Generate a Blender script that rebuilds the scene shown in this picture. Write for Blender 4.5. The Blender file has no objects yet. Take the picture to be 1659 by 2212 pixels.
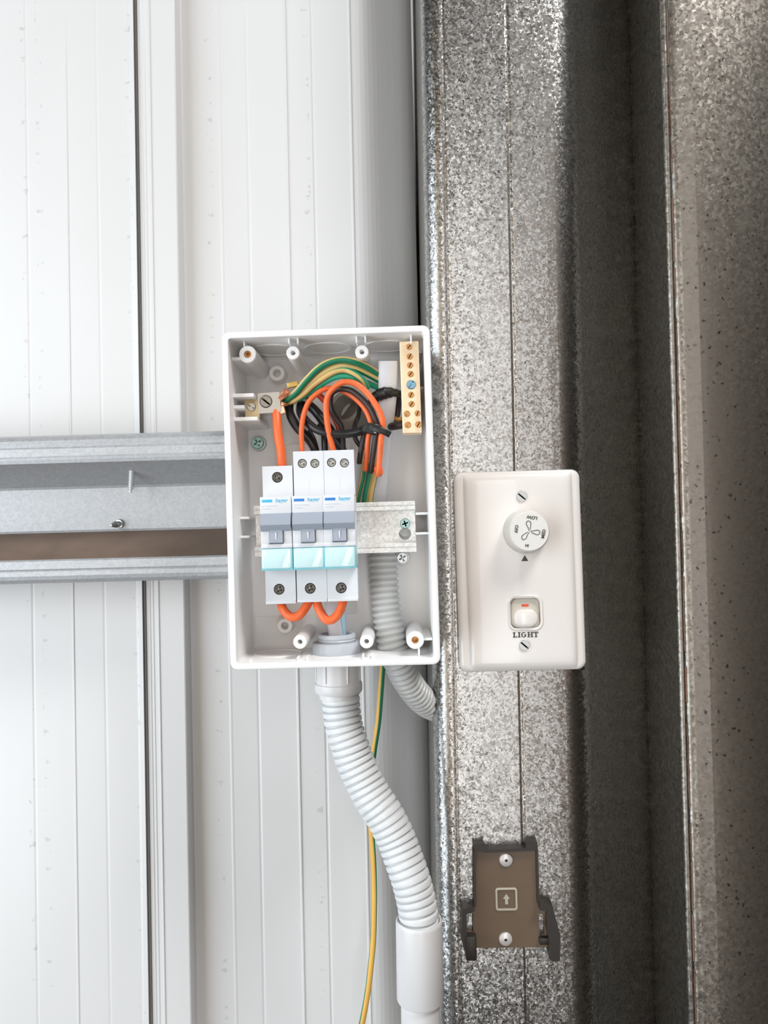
import bpy, bmesh, math, random
from mathutils import Vector, Matrix

# ------------------------------------------------------------------ camera, world, lights
SC = bpy.context.scene
COL = SC.collection
W, H, FPX = 1659.0, 2212.0, 1659.0
H0 = 1.5                                  # the camera stands 1.5 m above the floor; all lengths below are mm from it
VPX, VPY, ROLL = 860.0, 1140.0, math.radians(1.3)
Yc = Vector(((VPX - W/2)/FPX, -(VPY - H/2)/FPX, -1)).normalized()
Zc = Vector((-math.sin(ROLL), math.cos(ROLL), 0)); Zc = (Zc - Yc*Zc.dot(Yc)).normalized()
Xc = Yc.cross(Zc)
RWC = Matrix((Xc, Yc, Zc)).transposed()   # columns: world axes seen from the camera
RCW = RWC.transposed()
cd = bpy.data.cameras.new('camera'); cam = bpy.data.objects.new('camera', cd); COL.objects.link(cam)
cd.sensor_fit = 'HORIZONTAL'; cd.sensor_width = 36; cd.lens = 36*FPX/W; cd.clip_start = 0.01; cd.clip_end = 50
cam.matrix_world = Matrix.Translation((0, 0, H0)) @ RCW.to_4x4()
SC.camera = cam
SC.view_settings.view_transform = 'Standard'; SC.view_settings.look = 'None'
SC.view_settings.gamma = 1; SC.view_settings.exposure = 0.17
SC.view_settings.use_curve_mapping = False

wd = bpy.data.worlds.new('world'); SC.world = wd; wd.use_nodes = True
wd.node_tree.nodes['Background'].inputs[0].default_value = (0.95, 0.80, 0.62, 1)
wd.node_tree.nodes['Background'].inputs[1].default_value = 0.032

def area(name, loc, target, sx, sy, power, color):
    ld = bpy.data.lights.new(name, 'AREA'); ld.shape = 'RECTANGLE'; ld.size = sx; ld.size_y = sy
    ld.energy = power; ld.color = color
    o = bpy.data.objects.new(name, ld); COL.objects.link(o)
    o.location = (loc[0]/1000, loc[1]/1000, loc[2]/1000 + H0)
    d = Vector(target)/1000 + Vector((0, 0, H0)) - o.location
    o.rotation_euler = d.to_track_quat('-Z', 'Y').to_euler()
    return o
area('high_opening_light', (1090, -600, 2250), (-40, 480, 0), 0.8, 0.8, 50, (0.98, 0.97, 0.96))      # daylight from high on the right
area('doorway_light', (270, -2000, -60), (270, 480, -60), 0.36, 2.9, 14, (0.97, 0.98, 1.0))           # tall narrow opening behind the camera
area('left_doorway_light', (-1250, -420, -60), (-200, 480, -40), 1.4, 1.8, 28, (0.83, 0.92, 1.0))      # open doorway to the left
area('brown_bounce_light', (900, -2000, 0), (300, 480, 0), 0.9, 3.0, 1.4, (1.0, 0.62, 0.34))
area('warm_fill_light', (-800, -2000, 100), (-100, 480, 0), 1.4, 2.8, 8.0, (1.0, 0.74, 0.46))        # warm fill added behind the camera to tint the wall

# ------------------------------------------------------------------ helpers
def P(px, py, D):
    r = RCW @ Vector(((px - W/2)/FPX, -(py - H/2)/FPX, -1))
    return r*(D/r.y)

class Frame:                               # u right, v up, w towards the viewer, all mm
    def __init__(s, o, ang=0.0):
        s.o = Vector(o); s.a = math.radians(ang); s.c = math.cos(s.a); s.s = math.sin(s.a)
    def __call__(s, u, v, w=0.0):
        return Vector((s.o.x + u*s.c - v*s.s, s.o.y - w, s.o.z + u*s.s + v*s.c))
    def inv(s, p):
        d = Vector(p) - s.o
        return (d.x*s.c + d.z*s.s, -d.x*s.s + d.z*s.c, -d.y)
    def px(s, px, py, D):
        return s.inv(P(px, py, D))
    def at(s, u, v, w, rot=0.0):
        return Frame(s(u, v, w), math.degrees(s.a) + rot)

def BM(): return bmesh.new()

def tag(o, label, cat, group=None, kind=None):
    o['label'] = label
    if cat: o['category'] = cat
    if group: o['group'] = group
    if kind: o['kind'] = kind
    return o

def world(v): return Vector((v.x/1000, v.y/1000, v.z/1000 + H0))

def thing(name, label, cat, org, group=None):
    o = bpy.data.objects.new(name, None); COL.objects.link(o)
    o.empty_display_size = 0.01
    o.location = world(Vector(org)); tag(o, label, cat, group)
    ORG[o.name] = o.location.copy()
    return o
ORG = {}

def obj(name, bm, mats, parent=None, smooth=True, ang=35, sub=0):
    if not isinstance(mats, (list, tuple)): mats = [mats]
    bmesh.ops.remove_doubles(bm, verts=bm.verts, dist=1e-4)
    bmesh.ops.recalc_face_normals(bm, faces=bm.faces)
    lo = Vector((1e9,)*3); hi = -lo
    for v in bm.verts:
        for i in range(3):
            lo[i] = min(lo[i], v.co[i]); hi[i] = max(hi[i], v.co[i])
    c = (lo + hi)/2
    for v in bm.verts: v.co = (v.co - c)/1000
    if smooth:
        for f in bm.faces: f.smooth = True
        for e in bm.edges:
            if len(e.link_faces) == 2 and e.calc_face_angle(0) > math.radians(ang): e.smooth = False
    me = bpy.data.meshes.new(name); bm.to_mesh(me); bm.free()
    for m in mats: me.materials.append(m)
    o = bpy.data.objects.new(name, me); COL.objects.link(o)
    wl = world(c)
    if parent is not None:
        o.parent = parent; o.location = wl - ORG[parent.name]
    else:
        o.location = wl
    ORG[o.name] = wl
    return o

def dup(root, du, label):                  # copy of a thing with its parts and sub-parts, shifted by a world vector (mm)
    r = root.copy(); COL.objects.link(r); r.location = root.location + Vector(du)/1000
    r['label'] = label
    for ch in list(root.children):
        c = ch.copy(); COL.objects.link(c); c.parent = r
        for g in list(ch.children):
            d = g.copy(); COL.objects.link(d); d.parent = c
    ORG[r.name] = ORG[root.name] + Vector(du)/1000
    return r

def face(bm, vs, mi=0):
    try:
        f = bm.faces.new(vs); f.material_index = mi; return f
    except ValueError: return None

def loft(bm, loops, c0=True, c1=True, mi=0, closed=True):
    rows = [[bm.verts.new(p) for p in l] for l in loops]
    n = len(rows[0])
    for a, b in zip(rows, rows[1:]):
        for i in range(n if closed else n - 1):
            j = (i + 1) % n
            face(bm, (a[i], a[j], b[j], b[i]), mi)
    if c0: face(bm, rows[0], mi)
    if c1: face(bm, rows[-1][::-1], mi)
    return rows

def rrect(hw, hh, r, n=5, cu=0, cv=0):
    out = []
    for k, (sx, sy) in enumerate(((1, 1), (-1, 1), (-1, -1), (1, -1))):
        for i in range(n + 1):
            a = math.pi/2*k + math.pi/2*i/n
            out.append((cu + sx*(hw - r) + r*math.cos(a), cv + sy*(hh - r) + r*math.sin(a)))
    return out

def circ(r, n=24, cu=0, cv=0, ph=0):
    return [(cu + r*math.cos(2*math.pi*i/n + ph), cv + r*math.sin(2*math.pi*i/n + ph)) for i in range(n)]

def slab(bm, fr, u0, u1, v0, v1, w0, w1, r=0.6, bev=0.4, mi=0):     # box with rounded corners and eased front edges
    hw, hh = (u1 - u0)/2, (v1 - v0)/2; cu, cv = (u0 + u1)/2, (v0 + v1)/2
    r = min(r, hw*0.98, hh*0.98); bev = min(bev, hw*0.9, hh*0.9, abs(w1 - w0)*0.9)
    r2 = max(r - bev, 0.02)
    L = [(hw, hh, max(r, .02), w0), (hw, hh, max(r, .02), w1 - bev), (hw - bev*.3, hh - bev*.3, max(r-bev*.3, .02), w1 - bev*.3), (hw - bev, hh - bev, r2, w1)]
    loft(bm, [[fr(u, v, w) for u, v in rrect(a, b, rr, 3, cu, cv)] for a, b, rr, w in L], mi=mi)

def prism(bm, fr, poly, w0, w1, mi=0):
    loft(bm, [[fr(u, v, w0) for u, v in poly], [fr(u, v, w1) for u, v in poly]], mi=mi)

def holed(bm, fr, outer, holes, wf, wb, mi=0, himi=0):
    """plate seen from the front; holes = [(poly, w of its bottom or None for a through hole)]"""
    es = []; loops = []
    for poly in [outer] + [h[0] for h in holes]:
        vs = [bm.verts.new(fr(u, v, wf)) for u, v in poly]
        loops.append(vs)
        for i in range(len(vs)): es.append(bm.edges.new((vs[i], vs[(i+1) % len(vs)])))
    r = bmesh.ops.triangle_fill(bm, use_beauty=True, use_dissolve=False, edges=es)
    for g in r['geom']:
        if isinstance(g, bmesh.types.BMFace): g.material_index = mi
    def wall(vs, poly, w, cap, m):
        b = [bm.verts.new(fr(u, v, w)) for u, v in poly]
        n = len(vs)
        for i in range(n): face(bm, (vs[i], vs[(i+1) % n], b[(i+1) % n], b[i]), m)
        if cap: face(bm, b, m)
        return b
    wall(loops[0], outer, wb, not any(h[1] is None for h in holes), mi)
    for (poly, w), vs in zip(holes, loops[1:]):
        wall(vs, poly, wb if w is None else w, w is not None, himi)

def lathe(bm, o, axis, prof, n=28, mi=0, c0=True, c1=True, ref=None):
    """prof = [(radius, height along axis)] ; o, axis in world mm"""
    o = Vector(o); ax = Vector(axis).normalized()
    t = Vector(ref) if ref else (Vector((0, 0, 1)) if abs(ax.z) < 0.9 else Vector((1, 0, 0)))
    a = (t - ax*t.dot(ax)).normalized(); b = ax.cross(a)
    loops = [[o + ax*h + (a*math.cos(2*math.pi*i/n) + b*math.sin(2*math.pi*i/n))*max(r, 0.01) for i in range(n)] for r, h in prof]
    loft(bm, loops, c0, c1, mi)

FWD = (0, -1, 0)                            # out of the wall, towards the viewer

def spline(pts, step=1.2):
    """Catmull-Rom through world points, resampled evenly"""
    p = [Vector(q) for q in pts]; p = [p[0]*2 - p[1]] + p + [p[-1]*2 - p[-2]]
    out = []
    for i in range(1, len(p) - 2):
        for k in range(16):
            t = k/16
            out.append(0.5*((2*p[i]) + (p[i+1]-p[i-1])*t + (2*p[i-1]-5*p[i]+4*p[i+1]-p[i+2])*t*t + (3*p[i]-p[i-1]-3*p[i+1]+p[i+2])*t**3))
    out.append(p[-2])
    res = [out[0]]; acc = 0
    for a, b in zip(out, out[1:]):
        d = (b - a).length
        while d > 1e-9 and acc + d >= step:
            q = (step - acc)/d; a = a.lerp(b, q); res.append(a.copy()); d = (b - a).length; acc = 0
        acc += d
    if (res[-1] - out[-1]).length > step*0.3: res.append(out[-1])
    return res

def tube(bm, pts, r, n=14, rfun=None, mif=None, flat=None, twist=0.0, step=1.2, caps=True, ends=True):
    """round or flat (ra, rb) section swept along world points"""
    q = spline(pts, step); N = len(q); loops = []; nn = None; s = 0
    rounded = ends and rfun is None and not flat
    for i, c in enumerate(q):
        t = (q[min(i+1, N-1)] - q[max(i-1, 0)]).normalized()
        ref = Vector((0, -1, 0))
        if abs(t.dot(ref)) > 0.92 and nn is not None: ref = nn
        nn = (ref - t*ref.dot(t)).normalized(); bb = t.cross(nn)
        if i: s += (q[i] - q[i-1]).length
        rr = rfun(s) if rfun else r
        if rounded and (i == 0 or i == N-1): rr *= 0.6
        ra, rb = flat if flat else (rr, rr)
        loops.append([c + bb*ra*math.cos(a) + nn*rb*math.sin(a) for a in (2*math.pi*k/n + twist*s for k in range(n))])
    rows = [[bm.verts.new(p) for p in l] for l in loops]
    for a, b in zip(rows, rows[1:]):
        for k in range(n):
            face(bm, (a[k], a[(k+1) % n], b[(k+1) % n], b[k]), mif(k, n) if mif else 0)
    if caps:
        face(bm, rows[0]); face(bm, rows[-1])

def text_bm(bm, fr, body, size, w, th=0.08, rot=0, bold=0.0, shear=0.0, mi=0):
    cu = bpy.data.curves.new('t', 'FONT'); cu.body = body; cu.size = size; cu.align_x = 'CENTER'; cu.align_y = 'CENTER'
    cu.extrude = th/2; cu.offset = bold; cu.shear = shear; cu.resolution_u = 4
    o = bpy.data.objects.new('t', cu); COL.objects.link(o)
    dg = bpy.context.evaluated_depsgraph_get(); dg.update()
    me = bpy.data.meshes.new_from_object(o.evaluated_get(dg))
    f2 = fr.at(0, 0, 0, rot)
    vs = [bm.verts.new(f2(v.co.x, v.co.y, w + v.co.z)) for v in me.vertices]
    for p in me.polygons: face(bm, [vs[i] for i in p.vertices], mi)
    bpy.data.objects.remove(o); bpy.data.curves.remove(cu); bpy.data.meshes.remove(me)

# ------------------------------------------------------------------ materials
def new_mat(name):
    m = bpy.data.materials.new(name); m.use_nodes = True
    return m, m.node_tree, m.node_tree.nodes['Principled BSDF']

def mat(name, col, rough=0.4, metal=0.0, noise=0.0, nscale=200, bump=0.0, coat=0.0, spec=0.5):
    m, nt, b = new_mat(name); N = nt.nodes; L = nt.links
    b.inputs['Base Color'].default_value = (*col, 1); b.inputs['Roughness'].default_value = rough
    b.inputs['Metallic'].default_value = metal; b.inputs['Coat Weight'].default_value = coat
    b.inputs['Specular IOR Level'].default_value = spec
    if noise or bump:
        tc = N.new('ShaderNodeTexCoord'); nz = N.new('ShaderNodeTexNoise'); nz.inputs['Scale'].default_value = nscale
        nz.inputs['Detail'].default_value = 4; L.new(tc.outputs['Object'], nz.inputs['Vector'])
        if noise:
            mx = N.new('ShaderNodeMix'); mx.data_type = 'RGBA'
            mx.inputs[6].default_value = (*[c*(1-noise) for c in col], 1); mx.inputs[7].default_value = (*[min(c*(1+noise), 1) for c in col], 1)
            L.new(nz.outputs['Fac'], mx.inputs[0]); L.new(mx.outputs[2], b.inputs['Base Color'])
        if bump:
            bp = N.new('ShaderNodeBump'); bp.inputs['Strength'].default_value = bump; bp.inputs['Distance'].default_value = 0.0005
            L.new(nz.outputs['Fac'], bp.inputs['Height']); L.new(bp.outputs['Normal'], b.inputs['Normal'])
    return m

def spangle(name, dark, light, scale=300, tilt=0.3, rough=0.42, metal=0.75, fleck=0.5, stretch=(1, 1, 1)):
    """hot-dip galvanised steel: small crystal facets, each tilted its own way, and darker flecks"""
    m, nt, b = new_mat(name); N = nt.nodes; L = nt.links
    tc = N.new('ShaderNodeTexCoord'); mp = N.new('ShaderNodeMapping'); mp.inputs['Scale'].default_value = stretch
    L.new(tc.outputs['Object'], mp.inputs['Vector'])
    nz = N.new('ShaderNodeTexNoise'); nz.inputs['Scale'].default_value = scale*0.8; nz.inputs['Detail'].default_value = 2
    L.new(mp.outputs[0], nz.inputs['Vector'])
    wob = N.new('ShaderNodeVectorMath'); wob.operation = 'MULTIPLY_ADD'
    wob.inputs[1].default_value = (0.004,)*3; L.new(nz.outputs['Color'], wob.inputs[0]); L.new(mp.outputs[0], wob.inputs[2])
    vo = N.new('ShaderNodeTexVoronoi'); vo.inputs['Scale'].default_value = scale; L.new(wob.outputs[0], vo.inputs['Vector'])
    v2 = N.new('ShaderNodeTexVoronoi'); v2.inputs['Scale'].default_value = scale*0.55; L.new(wob.outputs[0], v2.inputs['Vector'])
    sep = N.new('ShaderNodeSeparateColor'); L.new(vo.outputs['Color'], sep.inputs[0])
    mx = N.new('ShaderNodeMix'); mx.data_type = 'RGBA'; mx.inputs[6].default_value = (*dark, 1); mx.inputs[7].default_value = (*light, 1)
    L.new(sep.outputs[0], mx.inputs[0])
    sp2 = N.new('ShaderNodeSeparateColor'); L.new(v2.outputs['Color'], sp2.inputs[0])
    rmp = N.new('ShaderNodeMapRange'); rmp.inputs[1].default_value = 0.80; rmp.inputs[2].default_value = 0.92
    rmp.inputs[3].default_value = 0; rmp.inputs[4].default_value = fleck; L.new(sp2.outputs[1], rmp.inputs[0])
    near = N.new('ShaderNodeMapRange'); near.inputs[1].default_value = 0.35; near.inputs[2].default_value = 0.15
    near.inputs[3].default_value = 0; near.inputs[4].default_value = 1; L.new(v2.outputs['Distance'], near.inputs[0])
    mul = N.new('ShaderNodeMath'); mul.operation = 'MULTIPLY'; L.new(rmp.outputs[0], mul.inputs[0]); L.new(near.outputs[0], mul.inputs[1])
    dk = N.new('ShaderNodeMix'); dk.data_type = 'RGBA'; dk.inputs[7].default_value = (*[c*0.25 for c in dark], 1)
    L.new(mul.outputs[0], dk.inputs[0]); L.new(mx.outputs[2], dk.inputs[6]); L.new(dk.outputs[2], b.inputs['Base Color'])
    b.inputs['Roughness'].default_value = rough; b.inputs['Metallic'].default_value = metal
    ge = N.new('ShaderNodeNewGeometry')
    sb = N.new('ShaderNodeVectorMath'); sb.operation = 'SUBTRACT'; sb.inputs[1].default_value = (0.5,)*3; L.new(vo.outputs['Color'], sb.inputs[0])
    sc = N.new('ShaderNodeVectorMath'); sc.operation = 'SCALE'; sc.inputs['Scale'].default_value = tilt; L.new(sb.outputs[0], sc.inputs[0])
    ad = N.new('ShaderNodeVectorMath'); ad.operation = 'ADD'; L.new(ge.outputs['Normal'], ad.inputs[0]); L.new(sc.outputs[0], ad.inputs[1])
    nm = N.new('ShaderNodeVectorMath'); nm.operation = 'NORMALIZE'; L.new(ad.outputs[0], nm.inputs[0]); L.new(nm.outputs[0], b.inputs['Normal'])
    return m

def cladding_mat():
    """off-white painted sheet with faint mottling and rows of small transfer marks from stacking"""
    m, nt, b = new_mat('painted_steel_sheet'); N = nt.nodes; L = nt.links
    tc = N.new('ShaderNodeTexCoord'); sx = N.new('ShaderNodeSeparateXYZ'); L.new(tc.outputs['Object'], sx.inputs[0])
    n1 = N.new('ShaderNodeTexNoise'); n1.inputs['Scale'].default_value = 9; n1.inputs['Detail'].default_value = 3; L.new(tc.outputs['Object'], n1.inputs['Vector'])
    base = N.new('ShaderNodeMix'); base.data_type = 'RGBA'; base.inputs[6].default_value = (0.66, 0.655, 0.645, 1); base.inputs[7].default_value = (0.70, 0.70, 0.70, 1)
    L.new(n1.outputs['Fac'], base.inputs[0])
    mp = N.new('ShaderNodeMapping'); mp.inputs['Scale'].default_value = (130, 1, 190); L.new(tc.outputs['Object'], mp.inputs['Vector'])
    n2 = N.new('ShaderNodeTexNoise'); n2.inputs['Scale'].default_value = 1.0; n2.inputs['Detail'].default_value = 2; L.new(mp.outputs[0], n2.inputs['Vector'])
    th = N.new('ShaderNodeMapRange'); th.inputs[1].default_value = 0.60; th.inputs[2].default_value = 0.68; L.new(n2.outputs['Fac'], th.inputs[0])
    tot = None
    for x in MARKS:
        d = N.new('ShaderNodeMath'); d.operation = 'SUBTRACT'; d.inputs[1].default_value = x; L.new(sx.outputs[0], d.inputs[0])
        a = N.new('ShaderNodeMath'); a.operation = 'ABSOLUTE'; L.new(d.outputs[0], a.inputs[0])
        l = N.new('ShaderNodeMath'); l.operation = 'LESS_THAN'; l.inputs[1].default_value = 0.0022; L.new(a.outputs[0], l.inputs[0])
        if tot is None: tot = l
        else:
            s = N.new('ShaderNodeMath'); s.operation = 'ADD'; L.new(tot.outputs[0], s.inputs[0]); L.new(l.outputs[0], s.inputs[1]); tot = s
    mu = N.new('ShaderNodeMath'); mu.operation = 'MULTIPLY'; L.new(tot.outputs[0], mu.inputs[0]); L.new(th.outputs[0], mu.inputs[1])
    m3 = N.new('ShaderNodeMath'); m3.operation = 'MULTIPLY'; m3.inputs[1].default_value = 0.30; L.new(mu.outputs[0], m3.inputs[0])
    mk = N.new('ShaderNodeMix'); mk.data_type = 'RGBA'; mk.inputs[7].default_value = (0.25, 0.24, 0.22, 1)
    L.new(m3.outputs[0], mk.inputs[0]); L.new(base.outputs[2], mk.inputs[6]); L.new(mk.outputs[2], b.inputs['Base Color'])
    b.inputs['Roughness'].default_value = 0.32
    return m

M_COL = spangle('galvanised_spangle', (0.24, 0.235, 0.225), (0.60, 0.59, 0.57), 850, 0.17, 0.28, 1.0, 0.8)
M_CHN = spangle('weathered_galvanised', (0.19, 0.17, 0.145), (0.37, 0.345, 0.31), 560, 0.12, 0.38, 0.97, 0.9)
M_GIRT = spangle('galvanised_fine', (0.38, 0.39, 0.405), (0.47, 0.48, 0.49), 700, 0.03, 0.45, 0.35, 0.04)
M_RAIL = spangle('zinc_plated_rail', (0.70, 0.70, 0.68), (0.90, 0.90, 0.88), 800, 0.10, 0.40, 0.35, 0.15)
M_WHITE = mat('white_plastic', (0.92, 0.91, 0.90), 0.33, noise=0.02, nscale=40)
M_BRK = mat('breaker_white', (0.74, 0.76, 0.79), 0.38)
M_GREY = mat('toggle_grey', (0.36, 0.40, 0.47), 0.40)
M_WIN = mat('pale_cyan_window', (0.62, 0.86, 0.88), 0.12, coat=0.6)
M_WINE = mat('cyan_window_edge', (0.26, 0.64, 0.72), 0.2)
M_BLUE = mat('blue_print', (0.02, 0.22, 0.62), 0.4)
M_CYAN = mat('cyan_print', (0.05, 0.50, 0.78), 0.4)
M_FAINT = mat('faint_grey_print', (0.55, 0.57, 0.62), 0.5)
M_PLATE = mat('ivory_plastic', (0.86, 0.82, 0.785), 0.22, coat=0.3)
M_KNOB = mat('knob_white', (0.80, 0.78, 0.74), 0.30)
M_INK = mat('dark_print', (0.06, 0.06, 0.045), 0.5)
M_RED = mat('red_mark', (0.80, 0.10, 0.03), 0.4)
M_STEEL = mat('screw_steel', (0.42, 0.43, 0.42), 0.28, 0.9, 0.2, 900)
M_DKSTEEL = mat('dark_screw_steel', (0.16, 0.16, 0.15), 0.30, 0.9, 0.3, 900)
M_ZINC = mat('bright_zinc', (0.62, 0.64, 0.64), 0.30, 0.85, 0.1, 900)
M_TEAL = mat('passivated_zinc', (0.32, 0.50, 0.48), 0.32, 0.8, 0.1, 900)
M_BLUEZ = mat('blue_zinc', (0.18, 0.32, 0.42), 0.30, 0.8, 0.1, 900)
M_BRASS = mat('pale_brass', (0.95, 0.74, 0.50), 0.38, 0.45, 0.06, 500)
M_BRASSD = mat('deep_brass', (0.50, 0.25, 0.09), 0.35, 0.7, 0.2, 900)
M_COPPER = mat('copper_strands', (0.85, 0.38, 0.22), 0.35, 0.7, 0.2, 700)
M_ORANGE = mat('orange_insulation', (0.93, 0.17, 0.045), 0.38, noise=0.05, nscale=150)
M_REDOR = mat('red_orange_insulation', (0.72, 0.055, 0.02), 0.4)
M_BLACK = mat('black_insulation', (0.012, 0.012, 0.013), 0.32)
M_DARK = mat('dark_brown_insulation', (0.040, 0.030, 0.028), 0.42)
M_TIE = mat('black_nylon', (0.010, 0.010, 0.010), 0.42)
M_YEL = mat('earth_yellow', (0.80, 0.56, 0.22), 0.42)
M_YEL2 = mat('earth_amber', (0.72, 0.40, 0.07), 0.42)
M_GRN = mat('earth_green', (0.012, 0.22, 0.11), 0.40)
M_GRN2 = mat('earth_green_bright', (0.03, 0.42, 0.24), 0.40)
M_WWIRE = mat('white_insulation', (0.60, 0.60, 0.60), 0.4)
M_SHEATH = mat('white_cable_sheath', (0.74, 0.74, 0.77), 0.45)
M_PVC = mat('grey_pvc', (0.56, 0.57, 0.56), 0.36)
M_PVCW = mat('pale_pvc', (0.72, 0.71, 0.71), 0.30, noise=0.03, nscale=60)
M_PVCG = mat('gland_grey', (0.50, 0.53, 0.57), 0.38)
M_BLUEF = mat('pale_blue_film', (0.35, 0.55, 0.66), 0.35)
M_BROWN = mat('brown_plastic', (0.145, 0.098, 0.062), 0.42, noise=0.12, nscale=90)
M_DKBR = mat('dark_brown_plastic', (0.030, 0.024, 0.020), 0.42)
M_CREAM = mat('cream_print', (0.50, 0.47, 0.38), 0.5)
M_ALU = mat('washer_white_metal', (0.80, 0.77, 0.76), 0.32, 0.4)
M_HOLE = mat('hole_dark', (0.03, 0.028, 0.025), 0.7)
M_RUST = mat('rust', (0.20, 0.115, 0.075), 0.8, noise=0.5, nscale=600)

# ------------------------------------------------------------------ wall sheets
def support(prof, e=0.3, mn=2.5):
    """short edge segments beside every bend so that the flats shade flat"""
    out = [prof[0]]
    for a, b in zip(prof, prof[1:]):
        l = math.hypot(b[0]-a[0], b[1]-a[1])
        if l > mn:
            t = e/l
            out += [(a[0]+(b[0]-a[0])*t, a[1]+(b[1]-a[1])*t), (b[0]-(b[0]-a[0])*t, b[1]-(b[1]-a[1])*t)]
        out.append(b)
    return out

def profile_sheet(name, prof, m, z0, z1, tilt=0.0, pivot=None, thick=0.7, back=True, smooth=True, ang=30):
    """prof = [(x, D)] in mm; a rolled sheet of real thickness, upright"""
    prof = support(prof)
    bm = BM(); n = len(prof); off = []
    for i, (x, d) in enumerate(prof):
        a = prof[max(i-1, 0)]; b = prof[min(i+1, n-1)]
        tx, ty = b[0]-a[0], b[1]-a[1]; l = math.hypot(tx, ty) or 1
        off.append((x - ty/l*thick, d + tx/l*thick))
    loop = list(prof) + off[::-1]
    fr = Frame((0, 0, 0), tilt)
    pv = pivot if pivot else 0
    loops = []
    for z in (z0, z1):
        loops.append([Vector((x*1.0 - math.tan(math.radians(tilt))*(z - pv), d, z)) for x, d in loop])
    loft(bm, loops)
    return obj(name, bm, m, smooth=smooth, ang=ang)

def X(px, D, py=600): return P(px, py, D).x

def rib(px, d, h, hw=1.1, py=600):
    x = X(px, d, py); return [(x-hw, d), (x-hw*0.35, d-h), (x+hw*0.35, d-h), (x+hw, d)]

DW, DB = 530.0, 545.0
MARKW = [X(55, DW), X(88, DW), X(283, DW), X(457, DB), X(668, DB)]
# two lapped sheets; the second tucks behind the first along the dark lap line
p1 = [(-420, DW)]
for px, h in ((-120, .5), (-60, -.4), (62, -.35), (148, .5), (215, -.25)): p1 += rib(px, DW, h)
p1 += [(X(283, DW), DW), (X(288, DW), DW - 1.0), (X(297.5, DW), DW - 1.4)]
p2 = [(X(270, DW+4), DW+7), (X(300, DW+4), DW+6.5), (X(304, DW), DW+1.4)]
for px in (312, 319): p2 += rib(px, DW+1.0, .35, .8)
p2 += rib(331, DW+.9, .7, .9)
p2 += [(X(384, DW+.8), DW+.8), (X(386.5, DW+1), DW+1.3), (X(399, DB), DB-.5), (X(402, DB), DB)]
for px, h in ((482, .45), (541, -.45), (626, .9), (684, -.5), (766, .8)): p2 += rib(px, DB, h, 1.2)
xe = X(905, DB)
for t, (dx, dd) in enumerate(((-42, .2), (-39, .8), (-36, 1.9), (-33, 3.5), (-30, 5.6), (-27, 8.2), (-24, 11.3), (-20, 15.8), (-15, 21.8), (-9, 29.5), (-4, 36), (0, 42))): p2.append((xe+dx, DB+dd))  # right edge bent back to shape the shade beside the column
p2 += [(xe+.5, DB+100), (xe+5, DB+104), (420, DB+104)]
xs = [p[0] for p in p1]; c1 = (min(xs)+max(xs))/2
MARKS = [(x - c1)/1000 for x in MARKW[:3]]; M_CLAD1 = cladding_mat()
xs = [p[0] for p in p2]; c2 = (min(xs)+max(xs))/2
MARKS = [(x - c2)/1000 for x in MARKW[3:]]; M_CLAD2 = cladding_mat(); M_CLAD2.name = 'painted_steel_sheet_lapped'
w1 = profile_sheet('wall_left', p1, M_CLAD1, -520, 560, thick=.6); tag(w1, 'off-white ribbed metal wall sheet at the left', None, kind='structure')
w2 = profile_sheet('wall_back', p2, M_CLAD2, -520, 560, thick=.6); tag(w2, 'off-white ribbed metal wall sheet behind the switchboard', None, kind='structure')

# ------------------------------------------------------------------ girt (top-hat rail across the wall, left of the box)
bm = BM()
gf = 487.0; gw = 521.0
def gz(y, D): return P(240, y, D).z
prof = [(gz(936, gf+6), gf+9), (gz(941, gf+3), gf+2.5), (gz(948, gf), gf+.5), (gz(956, gf), gf), (gz(962, gf), gf+.5), (gz(966, gf), gf), (gz(982, gf), gf),
        (gz(985, gf), gf-.4), (gz(990, gf), gf), (gz(997, gf), gf+.8), (gz(1001, gf+2), gf+3), (gz(1049, gw), gw-1), (gz(1054, gw), gw),
        (gz(1143, gw), gw), (gz(1148, gw), gw-1), (gz(1200, gf+4), gf+3.5), (gz(1205, gf), gf+1), (gz(1209, gf), gf), (gz(1226, gf), gf), (gz(1229, gf), gf+.5), (gz(1232, gf), gf),
        (gz(1241, gf), gf-.3), (gz(1249, gf), gf+.6), (gz(1254, gf+3), gf+3), (gz(1257, gf+6), gf+9)]
prof = support(prof, .15, 1.2)
n = len(prof); off = []
for i, (z, d) in enumerate(prof):
    a = prof[max(i-1, 0)]; b = prof[min(i+1, n-1)]; tz, td = b[0]-a[0], b[1]-a[1]; l = math.hypot(tz, td)
    off.append((z + td/l*1.2, d - tz/l*1.2))
loop = prof + off[::-1]
gx0 = P(240, 1100, gf).x
sl = math.tan(math.radians(0.2))
loft(bm, [[Vector((x, d, z + sl*(x - gx0))) for z, d in loop] for x in (-420, X(885, 500, 1100))])
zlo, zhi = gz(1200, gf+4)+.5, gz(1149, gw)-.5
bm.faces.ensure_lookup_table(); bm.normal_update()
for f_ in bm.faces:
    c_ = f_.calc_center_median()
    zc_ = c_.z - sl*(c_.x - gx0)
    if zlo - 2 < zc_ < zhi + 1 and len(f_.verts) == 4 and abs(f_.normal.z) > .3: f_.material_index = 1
M_FLANK = mat('brown_galvanised', (0.17, 0.12, 0.09), 0.7, 0.1, 0.25, 60)  # darker, browner colour on the lower sloping side
girt = obj('wall_girt', bm, [M_GIRT, M_FLANK], ang=25)
tag(girt, 'pale grey top-hat steel rail running across the white wall behind the open electrical box', 'steel rail')

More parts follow.
